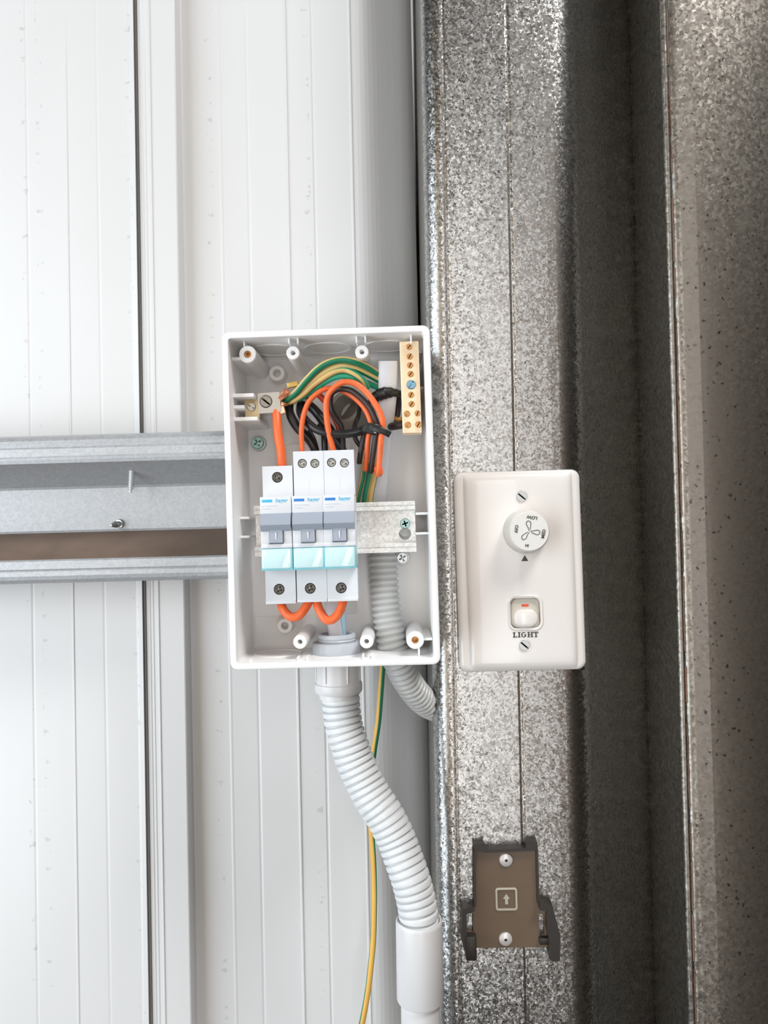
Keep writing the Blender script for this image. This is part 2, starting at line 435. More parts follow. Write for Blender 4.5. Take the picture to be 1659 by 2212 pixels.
# screw end hanging under the upper lip
t = thing('self_drilling_screw', 'thin threaded screw end hanging below the upper lip of the grey wall rail', 'screw', P(284, 1040, 505))
a_, b_ = P(285, 1004, 500), P(282, 1064, 506); ax = b_ - a_; L_ = ax.length
bm = BM(); pr = [(1.6, 0)]
k = 1.0
while k < L_ - 2.4:
    pr += [(1.35, k), (2.0, k+.45), (1.35, k+.9)]; k += 1.15
pr += [(1.0, L_-2.2), (0.9, L_-.3), (0.5, L_)]
lathe(bm, a_, ax, pr, 14); obj('threaded_shank', bm, mat('clean_zinc', (.75, .77, .77), .35, .5), t)
# screw end pointing at the viewer
c = P(260, 1131, gw)
t = thing('wall_screw', 'short blunt screw end poking out of the flat web of the grey wall rail', 'screw', c)
bm = BM(); lathe(bm, c + Vector((0, 1, 0)), (-.25, -1, -.1), [(3.2, 0), (3.2, 2), (2.9, 2.6), (2.0, 2.8), (1.9, 5.5), (2.3, 6), (1.9, 6.5), (1.6, 9), (.5, 11)], 18); obj('shank', bm, M_STEEL, t)

# ------------------------------------------------------------------ galvanised columns
def arc(cx, cd, r, a0, a1, n=8):
    return [(cx + r*math.sin(math.radians(a0+(a1-a0)*i/n)), cd - r*math.cos(math.radians(a0+(a1-a0)*i/n))) for i in range(n+1)]
DF = 482.0
xl = X(923, 490, 900)
prof = [(xl, 640), (xl, 494)] + arc(xl+11, DF+11, 11, -88, 0, 8)
xk = X(972, DF, 900); prof += [(xk-1, DF), (xk-.2, DF+.22), (xk+.2, DF+.22), (xk+1, DF)]
xa = X(1112, DF, 900); prof += [(xa-1.5, DF), (xa-.5, DF+.35), (xa+.5, DF+.35), (xa+1.5, DF)]
xb = X(1205, DF, 900)
prof += [(xb - 4, DF + .4)]
r_ = 26; prof += arc(xb, DF+.6+r_, r_, 3, 44, 8)
x0, d0 = prof[-1]
prof += [(x0 + 85, d0 + 82), (x0 + 90, d0 + 88), (x0+91, 640)]
xc = X(985, DF, 1600)
colm = profile_sheet('steel_column', prof, M_COL, -520, 560, tilt=-0.3, pivot=P(923, 900, 490).z, thick=1.6, ang=25)
tag(colm, 'broad galvanised steel column with a bright speckled face carrying the white switch plate', 'steel column')

D2 = 474.0
xl2 = X(1459, D2, 1106)
prof = [(xl2+1, 640), (xl2+.2, D2+4)] + arc(xl2+2.2, D2+3, 2.3, -80, 10, 5) + [(xl2+4.3, D2+1.6)]
prof += arc(xl2+9.5, D2+9.2, 9.5, -28, -5, 4)
x0, d0 = prof[-1]
prof += [(x0 + 9, d0 - .75), (x0 + 12, d0 - .8)]
x0, d0 = prof[-1]; rr = 230
prof += [(x0 + rr*math.sin(math.radians(a)), d0 + rr*(1 - math.cos(math.radians(a)))) for a in [.5*k for k in range(1, 27)]]
x0, d0 = prof[-1]; prof += [(x0+40, d0+14), (x0+70, d0+52)]
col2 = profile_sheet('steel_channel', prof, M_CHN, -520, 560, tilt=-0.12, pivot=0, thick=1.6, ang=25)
tag(col2, 'dull galvanised steel channel with a rust-streaked edge at the far right of the photo', 'steel channel')
# rust line in the fold of the channel
bm = BM(); random.seed(4)
zz = -500
tl = math.tan(math.radians(0.12))
while zz < 540:
    ln = random.uniform(6, 45)
    hw = random.uniform(.2, .65); x = xl2 + 4.3 + tl*zz + random.uniform(-.3, .3)
    pts = [Vector((x + random.uniform(-.15, .15), D2+1.25, zz + ln*i/4)) for i in range(5)]
    tube(bm, pts, hw, 6, flat=(hw, .35), step=4)
    zz += ln*random.uniform(.9, 1.5)
rust = obj('rust_streak', bm, M_RUST, col2)
rust['label'] = 'brown rust line along the folded edge'

# ------------------------------------------------------------------ switchboard enclosure
RIM = 430.0
FL = 483.0                                   # depth of the inside floor
B = Frame(P(713.5, 1074, RIM), 0.5)
HW, HH = 58.9, 95.2
def bp(px, py, D): u, v, w = B.px(px, py, D); return u, v, w
org = B(0, 0, -54)
box = thing('electrical_enclosure', 'open white plastic electrical box with its lid off, fixed over the grey wall rail', 'electrical box', org)
bm = BM()
L = [(1.5, -54.5, 3), (1.2, -3.2, 3.6), (0, -3.0, 4.2), (0, -.9, 4.2), (.25, -.25, 4), (.9, 0, 3.6), (2.9, 0, 2.2), (3.5, -.25, 1.9), (3.7, -.9, 1.8), (3.7, -51.5, 2.2), (5.2, -53, 1.5)]
loft(bm, [[B(u, v, w) for u, v in rrect(HW - i, HH - i, r, 5)] for i, w, r in L])
obj('shell', bm, M_WHITE, box, ang=40)
# raised floor panels
bm = BM()
for (x0, y0, x1, y1, h) in ((533, 925, 617, 1330, .9), (617, 960, 770, 1325, 1.5)):
    a = bp(x0, y0, FL); b = bp(x1, y1, FL); slab(bm, B, a[0], b[0], b[1], a[1], -53, -53+h, 1, .4)
obj('floor_panel', bm, M_WHITE, box)

def boss(px, py, D, r, hr, brass=False, name='screw_boss', base=FL, m=M_WHITE):
    u, v, w = bp(px, py, D)
    bm = BM()
    dep = 9 if not brass else 7
    h = base - D
    lathe(bm, B(u, v, -(base-RIM)), FWD, [(r+.5, 0), (r+.35, 2), (r, h-.5), (r-.4, h), (hr+.2, h), (hr, h-.3), (hr, h-min(dep, h-.5))], 28, c0=False)
    o = obj(name, bm, m, box)
    if brass:
        bm = BM(); lathe(bm, B(u, v, w-2.0), FWD, [(hr+.1, -3), (hr+.1, .6), (1.2, .8), (1.1, -2)], 20); obj('brass_insert', bm, M_BRASSD, o)['label'] = 'brass threaded insert'
boss(535, 765, 437, 5.0, 2.1, True); boss(897, 1383, 437, 5.0, 2.1, True)
for px, py in ((633, 762), (782, 760), (648, 1387), (792, 1386)): boss(px, py, 436, 3.9, 1.35)
boss(598, 806, 473, 4.9, 2.4, name='mounting_boss'); boss(615, 1352, 473, 4.7, 2.3, name='mounting_boss')

# moulded ribs
def ribs(items, name):
    for (x0, y0, x1, y1, Df) in items:
        a = bp(x0, y0, Df); b = bp(x1, y1, Df); bm = BM()
        dp = -53 if (x1-x0) > (y1-y0) else -(Df-RIM)-9
        slab(bm, B, min(a[0], b[0]), max(a[0], b[0]), min(a[1], b[1]), max(a[1], b[1]), dp, -(Df-RIM), .1, .15); obj(name, bm, M_WHITE, box)
ribs([(492, 772, 522, 778, 439), (492, 851, 548, 857, 440), (492, 876, 528, 882, 442), (492, 902, 556, 908, 441), (525, 728, 529, 748, 438),
      (500, 1117, 538, 1121, 450), (500, 1158, 538, 1162, 450), (898, 1107, 932, 1111, 450), (898, 1150, 932, 1154, 450),
      (622, 724, 626, 742, 434), (641, 724, 645, 742, 434), (768, 722, 772, 740, 434), (787, 722, 791, 740, 434), (886, 722, 890, 742, 434),
      (906, 1378, 934, 1383, 439), (903, 1400, 908, 1436, 438), (641, 1420, 646, 1444, 433), (661, 1420, 666, 1443, 433), (782, 1415, 787, 1440, 433), (802, 1415, 807, 1440, 433), (540, 1425, 545, 1446, 433),
      (900, 758, 930, 762, 452), (903, 835, 932, 839, 452)], 'moulded_rib')
# knock-out rings on the end walls
for px, top in ((590, 1), (708, 1), (836, 1), (600, 0)):
    py = 745 if top else 1430
    u = bp(px, py, 458)[0]; v = (HH - 3.7)*(1 if top else -1); s = -1 if top else 1
    bm = BM(); c = B(u, v, -31); ax = B(0, s, 0) - B(0, 0, 0)
    lathe(bm, c, ax, [(14.5, -.2), (14.5, .5), (14.2, .7), (13.4, .7), (13.1, .5), (13.1, -.2)], 40, c0=False, c1=False); obj('knockout_ring', bm, M_WHITE, box)

def cross_poly(r, t, rot=0):
    p = [(r, -t), (r, t), (t, t), (t, r), (-t, r), (-t, t), (-r, t), (-r, -t), (-t, -t), (-t, -r), (t, -r), (t, -t)]
    c, s = math.cos(rot), math.sin(rot)
    return [(x*c - y*s, x*s + y*c) for x, y in p]
def slot_poly(r, t, rot=0):
    c, s = math.cos(rot), math.sin(rot)
    return [(x*c - y*s, x*s + y*c) for x, y in ((r, -t), (r, t), (-r, t), (-r, -t))]

def screw_bm(fr, r, w0, w1, kind='cross', rot=0.6, dep=None):
    """flat-topped screw head with a real recess; fr centred on the screw"""
    bm = BM(); h = w1 - w0; dep = dep or h*.75
    poly = circ(r*.86, 24)
    rec = cross_poly(r*.62, r*.14, rot) if kind == 'cross' else slot_poly(r*.80, r*.13, rot)
    holed(bm, fr, poly, [(rec, w1 - dep)], w1, w1 - r*.08)
    loft(bm, [[fr(u, v, w) for u, v in circ(a, 24)] for a, w in ((r*.86, w1 - r*.08), (r*.96, w1 - r*.22), (r, w1 - r*.4), (r, w0))], c0=False)
    return bm

# box fixing screws (hold the box to the rail)
for px, py, r in ((557, 957, 3.9), (869, 1205, 3.7)):
    u, v, w = bp(px, py, 478); f = B.at(u, v, -(478-RIM)); bm = BM()
    lathe(bm, B(u, v, -53.5), FWD, [(r+.9, 0), (r+.9, 3), (r+.6, 3.6), (1, 3.6)], 24); o = obj('washer', bm, M_STEEL, box)
    bm = screw_bm(f, r, -2, 1.5, 'cross', .5); obj('fixing_screw', bm, M_TEAL if px < 700 else M_ZINC, box)

# ------------------------------------------------------------------ DIN rail
DR = 449.0
a = bp(549, 1140, DR); b = bp(898, 1140, DR)
yt, y1, y2, yb = bp(890, 1082, DR)[1], bp(890, 1102, DR)[1], bp(890, 1170, DR)[1], bp(890, 1192, DR)[1]
u0, u1 = a[0], b[0]
rail = thing('din_rail', 'bright zinc mounting rail across the middle of the open box, carrying the three breakers', 'mounting rail', B((u0+u1)/2, (yt+yb)/2, -(DR-RIM+8)))
w = -(DR - RIM)
bm = BM()
hc = bp(875, 1153, DR+6); hs = bp(875, 1131, DR+6)
web = [(u0, y2), (u1, y2), (u1, y1), (u0, y1)]
holed(bm, B, web, [(circ(3.6, 24, hc[0], hc[1]), None)], w-5.5, w-6.7)
obj('web', bm, M_RAIL, rail, ang=25)
for nm, lo, hi, s in (('upper_flange', y1, yt, 1), ('lower_flange', yb, y2, -1)):
    bm = BM(); e = y1 if s > 0 else y2; o_ = yt if s > 0 else yb
    pf = [(e, -6.7), (e, 0), (o_, 0), (o_, -1.1), (e + s*1.2, -1.1), (e + s*1.2, -6.7)]
    pf = [(e, -6.7), (e, -.5), (e+s*.5, 0), (e+s*(abs(o_-e)*.45), 0), (e+s*(abs(o_-e)*.52), -.35), (e+s*(abs(o_-e)*.6), 0), (o_, .3), (o_, -1.0), (e + s*1.3, -1.2), (e + s*1.2, -6.7)]
    loft(bm, [[B(u, v, w+q) for v, q in pf] for u in (u0, u1)]); obj(nm, bm, M_RAIL, rail, ang=25)
f = B.at(hs[0], hs[1], 0); obj('rail_screw', screw_bm(f, 3.0, w-6, w-3.2, 'cross', .3), M_TEAL, rail)
bm = BM(); lathe(bm, B(hc[0]+.2, hc[1]+2, -53), FWD, [(4.2, 0), (3.8, 12), (3.8, 15)], 20); obj('rail_standoff', bm, M_WHITE, rail)

# ------------------------------------------------------------------ circuit breakers
NO, SH = 430.0, 440.0                        # depth of the nose and of the terminal shoulders
PITCH = 17.65
ub = bp(563.5, 1150, NO)[0]
def vv(py, D): return B.px(650, py, D)[1]
def make_breaker(k, single):
    u0 = ub + PITCH*k + (0 if k == 0 else .35); u1 = u0 + PITCH - .30; cu = (u0+u1)/2
    if k == 2: u0 -= .15
    dv = -(k*0.25)
    ytop = vv(1005 if single else 975, SH); y1 = vv(1068, SH); y2 = vv(1234, SH); yb = vv(1303, SH)
    if not single: yb += .5
    wS, wN = -(SH-RIM), -(NO-RIM)
    lab = ['shorter white circuit breaker at the left, fed by a single thick orange wire',
           'white circuit breaker in the middle of the three on the mounting rail',
           'white circuit breaker at the right of the three, beside the bare metal rail'][k]
    t = thing('circuit_breaker', lab, 'circuit breaker', B(cu, (ytop+yb)/2, -(DR-RIM)), 'circuit breakers on the mounting rail')
    ups = [(599, 1031)] if single else ([(653, 1001), (680, 1001)] if k == 1 else [(716, 999), (744, 1000)])
    dns = [[(603, 1273)], [(670, 1271)], [(737, 1270)]][k]
    r1 = 3.15 if single else 2.65
    bm = BM()
    # upper shoulder with screw wells
    hu = [(circ(r1, 24, *bp(*q, SH)[:2]), wS - 2.2) for q in ups]
    hd = [(circ(3.15, 24, *bp(*q, SH)[:2]), wS - 2.2) for q in dns]
    holed(bm, B, [(u0, y1-1), (u1, y1-1), (u1, ytop), (u0, ytop)], hu, wS, -(DR-RIM)-1)
    obj('upper_housing', bm, M_BRK, t, ang=30); bm = BM()
    holed(bm, B, [(u0, yb), (u1, yb), (u1, y2+1), (u0, y2+1)], hd, wS, -(DR-RIM)-1)
    obj('lower_housing', bm, M_BRK, t, ang=30)
    # lower lip of each shoulder
    bm = BM(); slab(bm, B, u0+.1, u1-.1, yb-.05, yb+1.8, wS-4, wS+.45, .1, .2)
    obj('moulded_edge', bm, M_BRK, t)
    if not single:
        bm = BM(); m_ = vv(1030, SH); slab(bm, B, cu-.15, cu+.15, y1, m_, wS-1, wS+.12, .05, .05); obj('moulded_seam', bm, M_BRK, t)
    # nose
    yn0, yn1 = vv(1071, NO), vv(1231, NO)
    bm = BM()
    slab(bm, B, u0-.1, u1+.1, vv(1108, NO), yn0, -(DR-RIM), wN, .4, .3)
    slab(bm, B, u0-.1, u1+.1, yn1+1, vv(1108, NO), -(DR-RIM), wN-2.2, .3, .2)
    u3, u4 = cu - 4.0, cu + 4.0
    slab(bm, B, u0-.1, u3, vv(1174.5, NO), vv(1140, NO), wN-3, wN+.3, .3, .25)
    slab(bm, B, u4, u1+.1, vv(1174.5, NO), vv(1140, NO), wN-3, wN+.3, .3, .25)
    slab(bm, B, u0-.1, u1+.1, vv(1182.5, NO), vv(1173.5, NO), wN-3, wN+.38, .2, .2)
    obj('front_housing', bm, M_BRK, t)
    # toggle: full-width rounded bar with a narrower thumb below
    ya, yb_, yc, yd = vv(1107, NO), vv(1132, NO-3), vv(1146, NO), vv(1172, NO)
    pf = [(ya, -3), (ya, 0), (ya-1.2, 1.4), (yb_+1.0, 3.0), (yb_, 3.2), (yb_-.8, 2.8), (yc, .6), (yc, -3)]
    bm = BM(); loft(bm, [[B(u, v, wN+q) for v, q in pf] for u in (u0+.15, u1-.15)])
    pf = [(yc+1, -3), (yc+1, 1.0), (yd+.6, 1.9), (yd, 1.5), (yd, -3)]
    loft(bm, [[B(u, v, wN+q) for v, q in pf] for u in (u3+.25, u4-.25)])
    tg = obj('toggle', bm, M_GREY, t, ang=30)
    bm = BM(); slab(bm, B, cu-.35, cu+.35, yd+2.0, yc-.9, wN+1.0, wN+2.0, .2, .05); o = obj('position_mark', bm, M_BRK, tg); o['label'] = 'white I on the grey toggle'
    # label window
    bm = BM(); slab(bm, B, u0-.15, u1+.15, vv(1231, NO), vv(1183, NO), wN-6, wN+.1, .5, .3)
    ww = obj('window_frame', bm, M_WINE, t); ww['label'] = 'clear cyan edge of the label window'
    bm = BM(); slab(bm, B, u0+.25, u1-.55, vv(1227, NO), vv(1184, NO), wN-1, wN+.7, 1.2, .5)
    obj('label_window', bm, M_WIN, ww)['label'] = 'pale cyan clear label window'
    # printed logo
    bm = BM(); yl = vv(1080, NO)
    slab(bm, B, u0+1.0, u0+6.9, yl-.75, yl+.75, wN-.3, wN+.08, .1, .02); obj('blue_bar', bm, M_CYAN if single else M_BLUE, t)
    bm = BM(); text_bm(bm, B.at(u0+12.0, yl+.05, wN), 'hager', 3.1, .06, .06, bold=.05, shear=.15); obj('printed_name', bm, M_CYAN, t, smooth=False)
    bm = BM()
    for q, (a0, a1) in enumerate(((1.0, 9.5), (1.0, 6))):
        yy = vv(1091 + q*6, NO); slab(bm, B, u0+a0, u0+a1, yy-.18, yy+.18, wN-.2, wN+.05, .05, .02)
    obj('rating_print', bm, M_FAINT, t)
    for q, (qq, r) in enumerate([(x, r1) for x in ups] + [(x, 3.15) for x in dns]):
        up = q < len(ups)
        uu, vq, _ = bp(*qq, SH); f = B.at(uu, vq, 0)
        obj('terminal_screw', screw_bm(f, r*.93, wS-2.2, wS-.5, 'cross', .95 if up else 1.1), (M_DKSTEEL if (single or not up) else M_STEEL), t)
    return t
for k in range(3): make_breaker(k, k == 0)

# ------------------------------------------------------------------ wires
def path(pts, D=None):
    out = []
    for q in pts:
        out.append(P(q[0], q[1], q[2] if len(q) > 2 else D))
    return out
def wire(name, pts, r, m, label, cat='wire', D=450, group=None, n=14, part='insulation'):
    bm = BM(); tube(bm, path(pts, D), r, n)
    o = obj(name, bm, m); tag(o, label, cat, group); return o
def stripes(pat):
    def f(k, n): return pat[k*len(pat)//n]
    return f
def earth(pts, r, label, D=450, pat=(0, 0, 1, 1, 1, 0, 0, 1, 1, 1), mats=None, twist=0.0, group=None):
    bm = BM(); tube(bm, path(pts, D), r, 20, mif=stripes(pat), twist=twist)
    o = obj('earth_wire', bm, mats or [M_GRN, M_YEL]); tag(o, label, 'wire', group); return o

wire('orange_wire', [(596, 884, 449), (598, 900, 447), (599, 922, 445), (602, 948, 444), (607, 975, 444), (609, 1000, 446), (610, 1016, 450)], 2.65, M_ORANGE, 'thick orange wire dropping from the silver clamp into the left breaker')
wire('orange_wire', [(607, 1290, 452), (607, 1303, 449), (614, 1320, 446), (628, 1332, 445), (643, 1331, 445), (656, 1318, 446), (665, 1303, 448), (668, 1290, 451)], 2.6, M_ORANGE, 'thick orange link looping under the breakers, left of the two loops')
wire('orange_wire', [(684, 1290, 452), (685, 1303, 449), (692, 1322, 446), (704, 1338, 445), (718, 1338, 445), (732, 1324, 446), (740, 1303, 448), (741, 1290, 451)], 2.6, M_ORANGE, 'thick orange link looping under the breakers, right of the two loops')
# the arch of orange wires over the breakers
wire('orange_wire', [(720, 985, 452), (719, 969, 450), (711, 938, 447), (706, 907, 445), (704, 877, 444), (708, 856, 443), (718, 841, 442), (732, 830, 442), (748, 825, 442), (768, 829, 442), (788, 844, 442), (808, 869, 442), (823, 897, 443), (827, 922, 444), (823, 948, 445), (820, 985, 446), (818, 1012, 447), (816, 1030, 449)], 1.75, M_ORANGE, 'outermost orange wire arching over the tangle and through the cable tie')
wire('orange_wire', [(652, 985, 452), (652, 969, 450), (651, 932, 447), (655, 900, 446), (667, 868, 446), (688, 848, 446.5), (708, 839, 447.5), (730, 841, 450), (746, 847, 451), (765, 859, 450), (785, 879, 449), (797, 901, 448), (801, 920, 448), (795, 949, 449), (792, 985, 450), (789, 1018, 452)], 1.55, M_ORANGE, 'inner orange wire bending low behind the outer orange arch into the cable tie')
wire('orange_wire', [(815, 1006, 450), (812, 1014, 451), (817, 1024, 451), (822, 1022, 449), (821, 1008, 448.5)], 1.5, M_ORANGE, 'short folded orange wire end at the bottom of the tied bundle')
wire('orange_wire', [(680, 845, 459), (692, 856, 460), (706, 872, 461), (718, 894, 461), (730, 918, 461), (738, 945, 461), (740, 975, 462)], 1.9, M_REDOR, 'red-orange wire lying deep inside the arch of wires')
# dark wires
wire('black_wire', [(742, 990, 458), (741, 960, 458), (738, 925, 457), (726, 904, 456), (716, 885, 454), (713, 865, 453), (717, 850, 452), (728, 842, 450), (738, 840, 448), (757, 843, 446.5), (777, 857, 446), (796, 877, 446), (808, 899, 446), (815, 921, 446.5), (811, 948, 448), (807, 975, 449), (803, 1003, 450), (801, 1024, 452)], 1.65, M_DARK, 'dark brown-black wire arching just inside the outer orange wire')
wire('black_wire', [(790, 925, 450), (786, 940, 452), (782, 960, 452), (778, 985, 452), (776, 1002, 454)], 1.6, M_DARK, 'short dark wire end hanging from the cable tie beside the right breaker')
wire('black_wire', [(640, 858, 462), (626, 868, 457), (625, 884, 455), (630, 904, 454), (644, 926, 454), (662, 943, 455), (678, 966, 456), (684, 990, 458)], 2.6, M_BLACK, 'thick black wire sweeping along the left of the tangle into the middle breaker')
wire('black_wire', [(672, 868, 462), (655, 864, 460), (645, 874, 458), (650, 893, 454), (663, 911, 451), (681, 926, 449), (706, 935, 448), (733, 938, 448), (758, 936, 448), (785, 930, 449), (800, 922, 452)], 2.45, M_BLACK, 'glossy thick black wire curving across the front of the tangle to the cable tie')
wire('black_wire', [(655, 870, 463), (672, 879, 460), (688, 896, 458), (700, 913, 457), (712, 928, 457), (722, 945, 459), (737, 968, 460), (743, 990, 461)], 2.9, M_BLACK, 'black wire crossing diagonally behind the orange arch')
wire('black_wire', [(690, 915, 462), (699, 935, 460), (701, 955, 458), (702, 985, 458)], 1.9, M_BLACK, 'short black wire entering the middle breaker from straight above')
wire('black_wire', [(660, 920, 461), (672, 938, 459), (680, 955, 458), (688, 985, 458)], 1.4, M_BLACK, 'thin black wire slanting into the middle breaker, left of the straight one')
wire('black_wire', [(778, 868, 462), (776, 885, 461), (774, 900, 460), (768, 915, 458), (765, 932, 457), (768, 948, 457), (777, 962, 458), (787, 972, 459)], 1.4, M_BLACK, 'thin black wire looping down beside the round conduit mouth')
wire('white_wire', [(664, 866, 459), (650, 862, 456), (640, 868, 454), (637, 884, 454), (641, 898, 455), (651, 913, 457), (665, 930, 459)], .95, M_WWIRE, 'thin grey-white wire curling at the left of the tangle')
# earth wires over the top
earth([(612, 868, 452), (622, 861, 449), (639, 848, 446), (662, 821, 443), (686, 797, 441), (710, 783, 440), (738, 777, 440), (765, 781, 441), (788, 790, 444), (806, 800, 447), (822, 811, 451)], 1.95, 'topmost green and yellow earth wire in the arch over the tangle', pat=(0, 0, 0, 1, 1, 1, 1, 0, 0, 0), twist=.0)
earth([(615, 869, 454), (628, 862, 451), (647, 850, 449), (671, 828, 446), (694, 809, 444), (719, 795, 443), (741, 790, 443), (769, 796, 445), (796, 809, 448), (822, 824, 452)], 1.9, 'second green and yellow earth wire under the topmost one', mats=[M_GRN, M_YEL], pat=(1, 1, 1, 0, 0, 1, 1, 1, 0, 0), twist=.02)
earth([(616, 871, 455), (632, 866, 451), (655, 851, 448), (677, 831, 446), (702, 814, 444), (725, 802, 443), (746, 799, 443), (769, 808, 443), (785, 822, 445), (795, 840, 449)], 1.7, 'pale yellow earth wire curving down early behind the orange arch', mats=[M_GRN2, M_YEL], pat=(1, 1, 1, 1, 1, 0, 0, 1, 1, 1), twist=-.03)
earth([(618, 873, 457), (645, 862, 454), (675, 844, 451), (702, 825, 448), (725, 814, 446), (744, 812, 446), (766, 817, 447), (790, 826, 450), (818, 838, 454)], 1.8, 'lowest and greenest earth wire in the arch', mats=[M_GRN2, M_YEL], pat=(0, 0, 0, 0, 1, 0, 0, 0, 0, 1))
# earth wires dropping behind the rail
for j, (pp, lab, pt) in enumerate((([(788, 990, 464), (784, 1030, 465), (776, 1065, 466), (770, 1100, 467)], 'yellow and green earth wire dropping behind the rail, nearest the breaker', (1, 1, 0, 0, 1, 1, 1, 0, 1, 1)),
                     ([(801, 1000, 463), (796, 1035, 464), (790, 1065, 465), (785, 1100, 466)], 'dark green earth wire dropping behind the rail, between two yellow ones', (0, 0, 0, 0, 1, 0, 0, 0, 0, 0)),
                     ([(812, 990, 464), (808, 1035, 465), (802, 1065, 466), (797, 1100, 467)], 'yellow earth wire dropping behind the rail, farthest from the breaker', (1, 1, 1, 1, 0, 1, 1, 1, 1, 0)))):
    earth(pp, 1.7, lab, pat=pt, group='earth wires behind the rail')

# white cable sheath
bm = BM(); tube(bm, path([(838, 780, 447), (838, 800, 448), (837, 850, 451), (832, 900, 456), (826, 950, 461), (821, 1010, 466), (816, 1060, 468), (812, 1100, 470)]), 1, 20, flat=(5.6, 2.4), caps=True)
sh = obj('cable_sheath', bm, M_SHEATH, ang=60); tag(sh, 'flat white cable sheath standing upright right of the tangle, wrapped by black tape', 'cable')
bm = BM(); tube(bm, path([(716, 1250, 464), (720, 1330, 462), (725, 1370, 460), (727, 1395, 459), (729, 1450, 459)]), 1, 18, flat=(4.2, 2.6))
sh = obj('cable_sheath', bm, M_SHEATH, ang=60); tag(sh, 'white cable sheath rising from the conduit gland behind the breakers', 'cable')
bm = BM(); tube(bm, path([(736, 1250, 466), (739, 1330, 464), (740, 1370, 462), (741, 1395, 460), (741, 1450, 460)]), 1, 14, flat=(2.2, 2.2))
sh = obj('blue_cable', bm, M_BLUEF, ang=60); tag(sh, 'pale blue cable beside the white sheath in the conduit gland', 'cable')
# black tape around the sheath
bm = BM(); tube(bm, path([(800, 868, 451), (812, 857, 449), (828, 850, 447.5), (845, 848, 447.5), (860, 850, 450), (868, 856, 455)]), 1, 20, flat=None, rfun=lambda s: 1.9 + 1.7*math.sin(min(max(s/17, 0), 1)*3.0) + .25*math.sin(s*1.9))
sh = obj('black_tape', bm, M_TIE); tag(sh, 'black tape wrapped round the flat white cable sheath', 'tape')
wire('black_cable', [(862, 856, 455), (860, 880, 459), (856, 905, 460), (852, 918, 460)], 1.9, M_DARK, 'dark cable running down from the tape behind the brass bar')
wire('black_cable', [(842, 922, 458), (855, 920, 453), (872, 917, 450), (880, 917, 448)], 2.4, M_DARK, 'short thick dark cable entering the foot of the brass bar')
wire('yellow_wire', [(850, 896, 461), (856, 905, 458), (868, 905, 452)], 1.3, M_YEL2, 'short yellow wire behind the lower end of the brass bar')

# cable tie
c = P(801, 926, 444)
tie = thing('cable_tie', 'black cable tie gripping the orange and dark wires, tail sticking out to the right', 'cable tie', c)
f = Frame(P(799, 925, 441.5), -18); bm = BM()
slab(bm, f, -3.4, 3.6, -2.9, 2.9, -4.5, 0.6, .8, .5); obj('tie_head', bm, M_TIE, tie)
bm = BM(); slab(bm, f.at(3.6, -1.2, 0), -.8, .8, -.8, .8, 0, .9, .1, .1); obj('pawl', bm, M_STEEL, tie)
bm = BM(); tube(bm, path([(806, 925, 440), (818, 928, 439), (830, 932, 439), (843, 939, 440)]), 1, 12, flat=(1.9, .55), step=1.0); obj('tie_tail', bm, M_TIE, tie)
bm = BM(); tube(bm, path([(829, 929, 446), (820, 926, 442.0), (808, 923, 441), (795, 923, 442), (783, 928, 445), (780, 932, 450)]), 1, 12, flat=(2.2, .6)); obj('tie_strap', bm, M_TIE, tie)

# ------------------------------------------------------------------ brass terminal bar
TD = 438.0
T = Frame(P(887, 836, TD), 0.75)
bar = thing('terminal_bar', 'tall brass terminal bar with a column of screws down the right side of the box', 'terminal bar', T(0, 0, -10))
bm = BM(); slab(bm, T, -5.45, 5.45, -26.4, 26.4, -10, 0, .5, .45); obj('brass_block', bm, M_BRASS, bar)
for q, (px, py, r, big) in enumerate([(884, 749, 7.5, 0), (885, 770, 7.5, 0), (886, 789, 7.5, 0), (887, 808, 7.5, 0), (888, 831, 10.5, 1), (888, 853, 7.5, 0), (889, 873, 7.5, 0), (879, 894, 7.5, 0), (902, 893, 7, 0), (881, 918, 7.8, 0), (904, 917, 7.8, 0)]):
    u, v, w = T.px(px, py, TD); f = T.at(u, v, 0); r = r*.264
    if big: obj('fixing_screw', screw_bm(f, r, 0, 1.1, 'slot', .9), M_BLUEZ, bar)['label'] = 'larger blue-grey fixing screw'
    else: obj('terminal_screw', screw_bm(f, r*.95, -.1, .5, 'slot', .9 + .1*(q % 3), dep=.45), M_BRASSD, bar)
bm = BM(); slab(bm, T, -3, 3, -20, 20, -44, -10, .5, .3); obj('bar_support', bm, M_WHITE, bar)['label'] = 'white plastic support behind the brass'

# ------------------------------------------------------------------ silver clamp at the left
C = Frame(P(575, 870, 446), 3)
cl = thing('cable_clamp', 'silver screw clamp with brass plate at the left, holding bare copper', 'clamp', C(0, 0, -8))
bm = BM(); a = C.px(527, 862, 449); b = C.px(562, 902, 449)
slab(bm, C, a[0], b[0], b[1], a[1], -4.6, -3, .4, .3); obj('brass_plate', bm, mat('dull_brass', (.62, .50, .30), .4, .5), cl)
u, v, w = C.px(543, 879, 448); obj('plate_screw', screw_bm(C.at(u, v, 0), 2.5, -3, -1.4, 'slot', -.6), M_ZINC, cl)
bm = BM(); a = C.px(556, 850, 446); b = C.px(607, 890, 446)
u, v, w = C.px(574, 867, 446)
holed(bm, C, rrect((b[0]-a[0])/2, (a[1]-b[1])/2, .8, 3, (a[0]+b[0])/2, (a[1]+b[1])/2), [(circ(3.9, 24, u, v), -1.2)], 0, -9); obj('clamp_block', bm, M_ZINC, cl, ang=30)
obj('clamp_screw', screw_bm(C.at(u, v, 0), 3.7, -1.2, -.15, 'slot', -.75), M_STEEL, cl)
bm = BM(); slab(bm, C.at(*C.px(606, 884, 446)[:2], 0, 12), -2.0, 2.2, -2.6, 2.6, -5, -.5, .5, .4); obj('clamp_lug', bm, M_BRASS, cl)
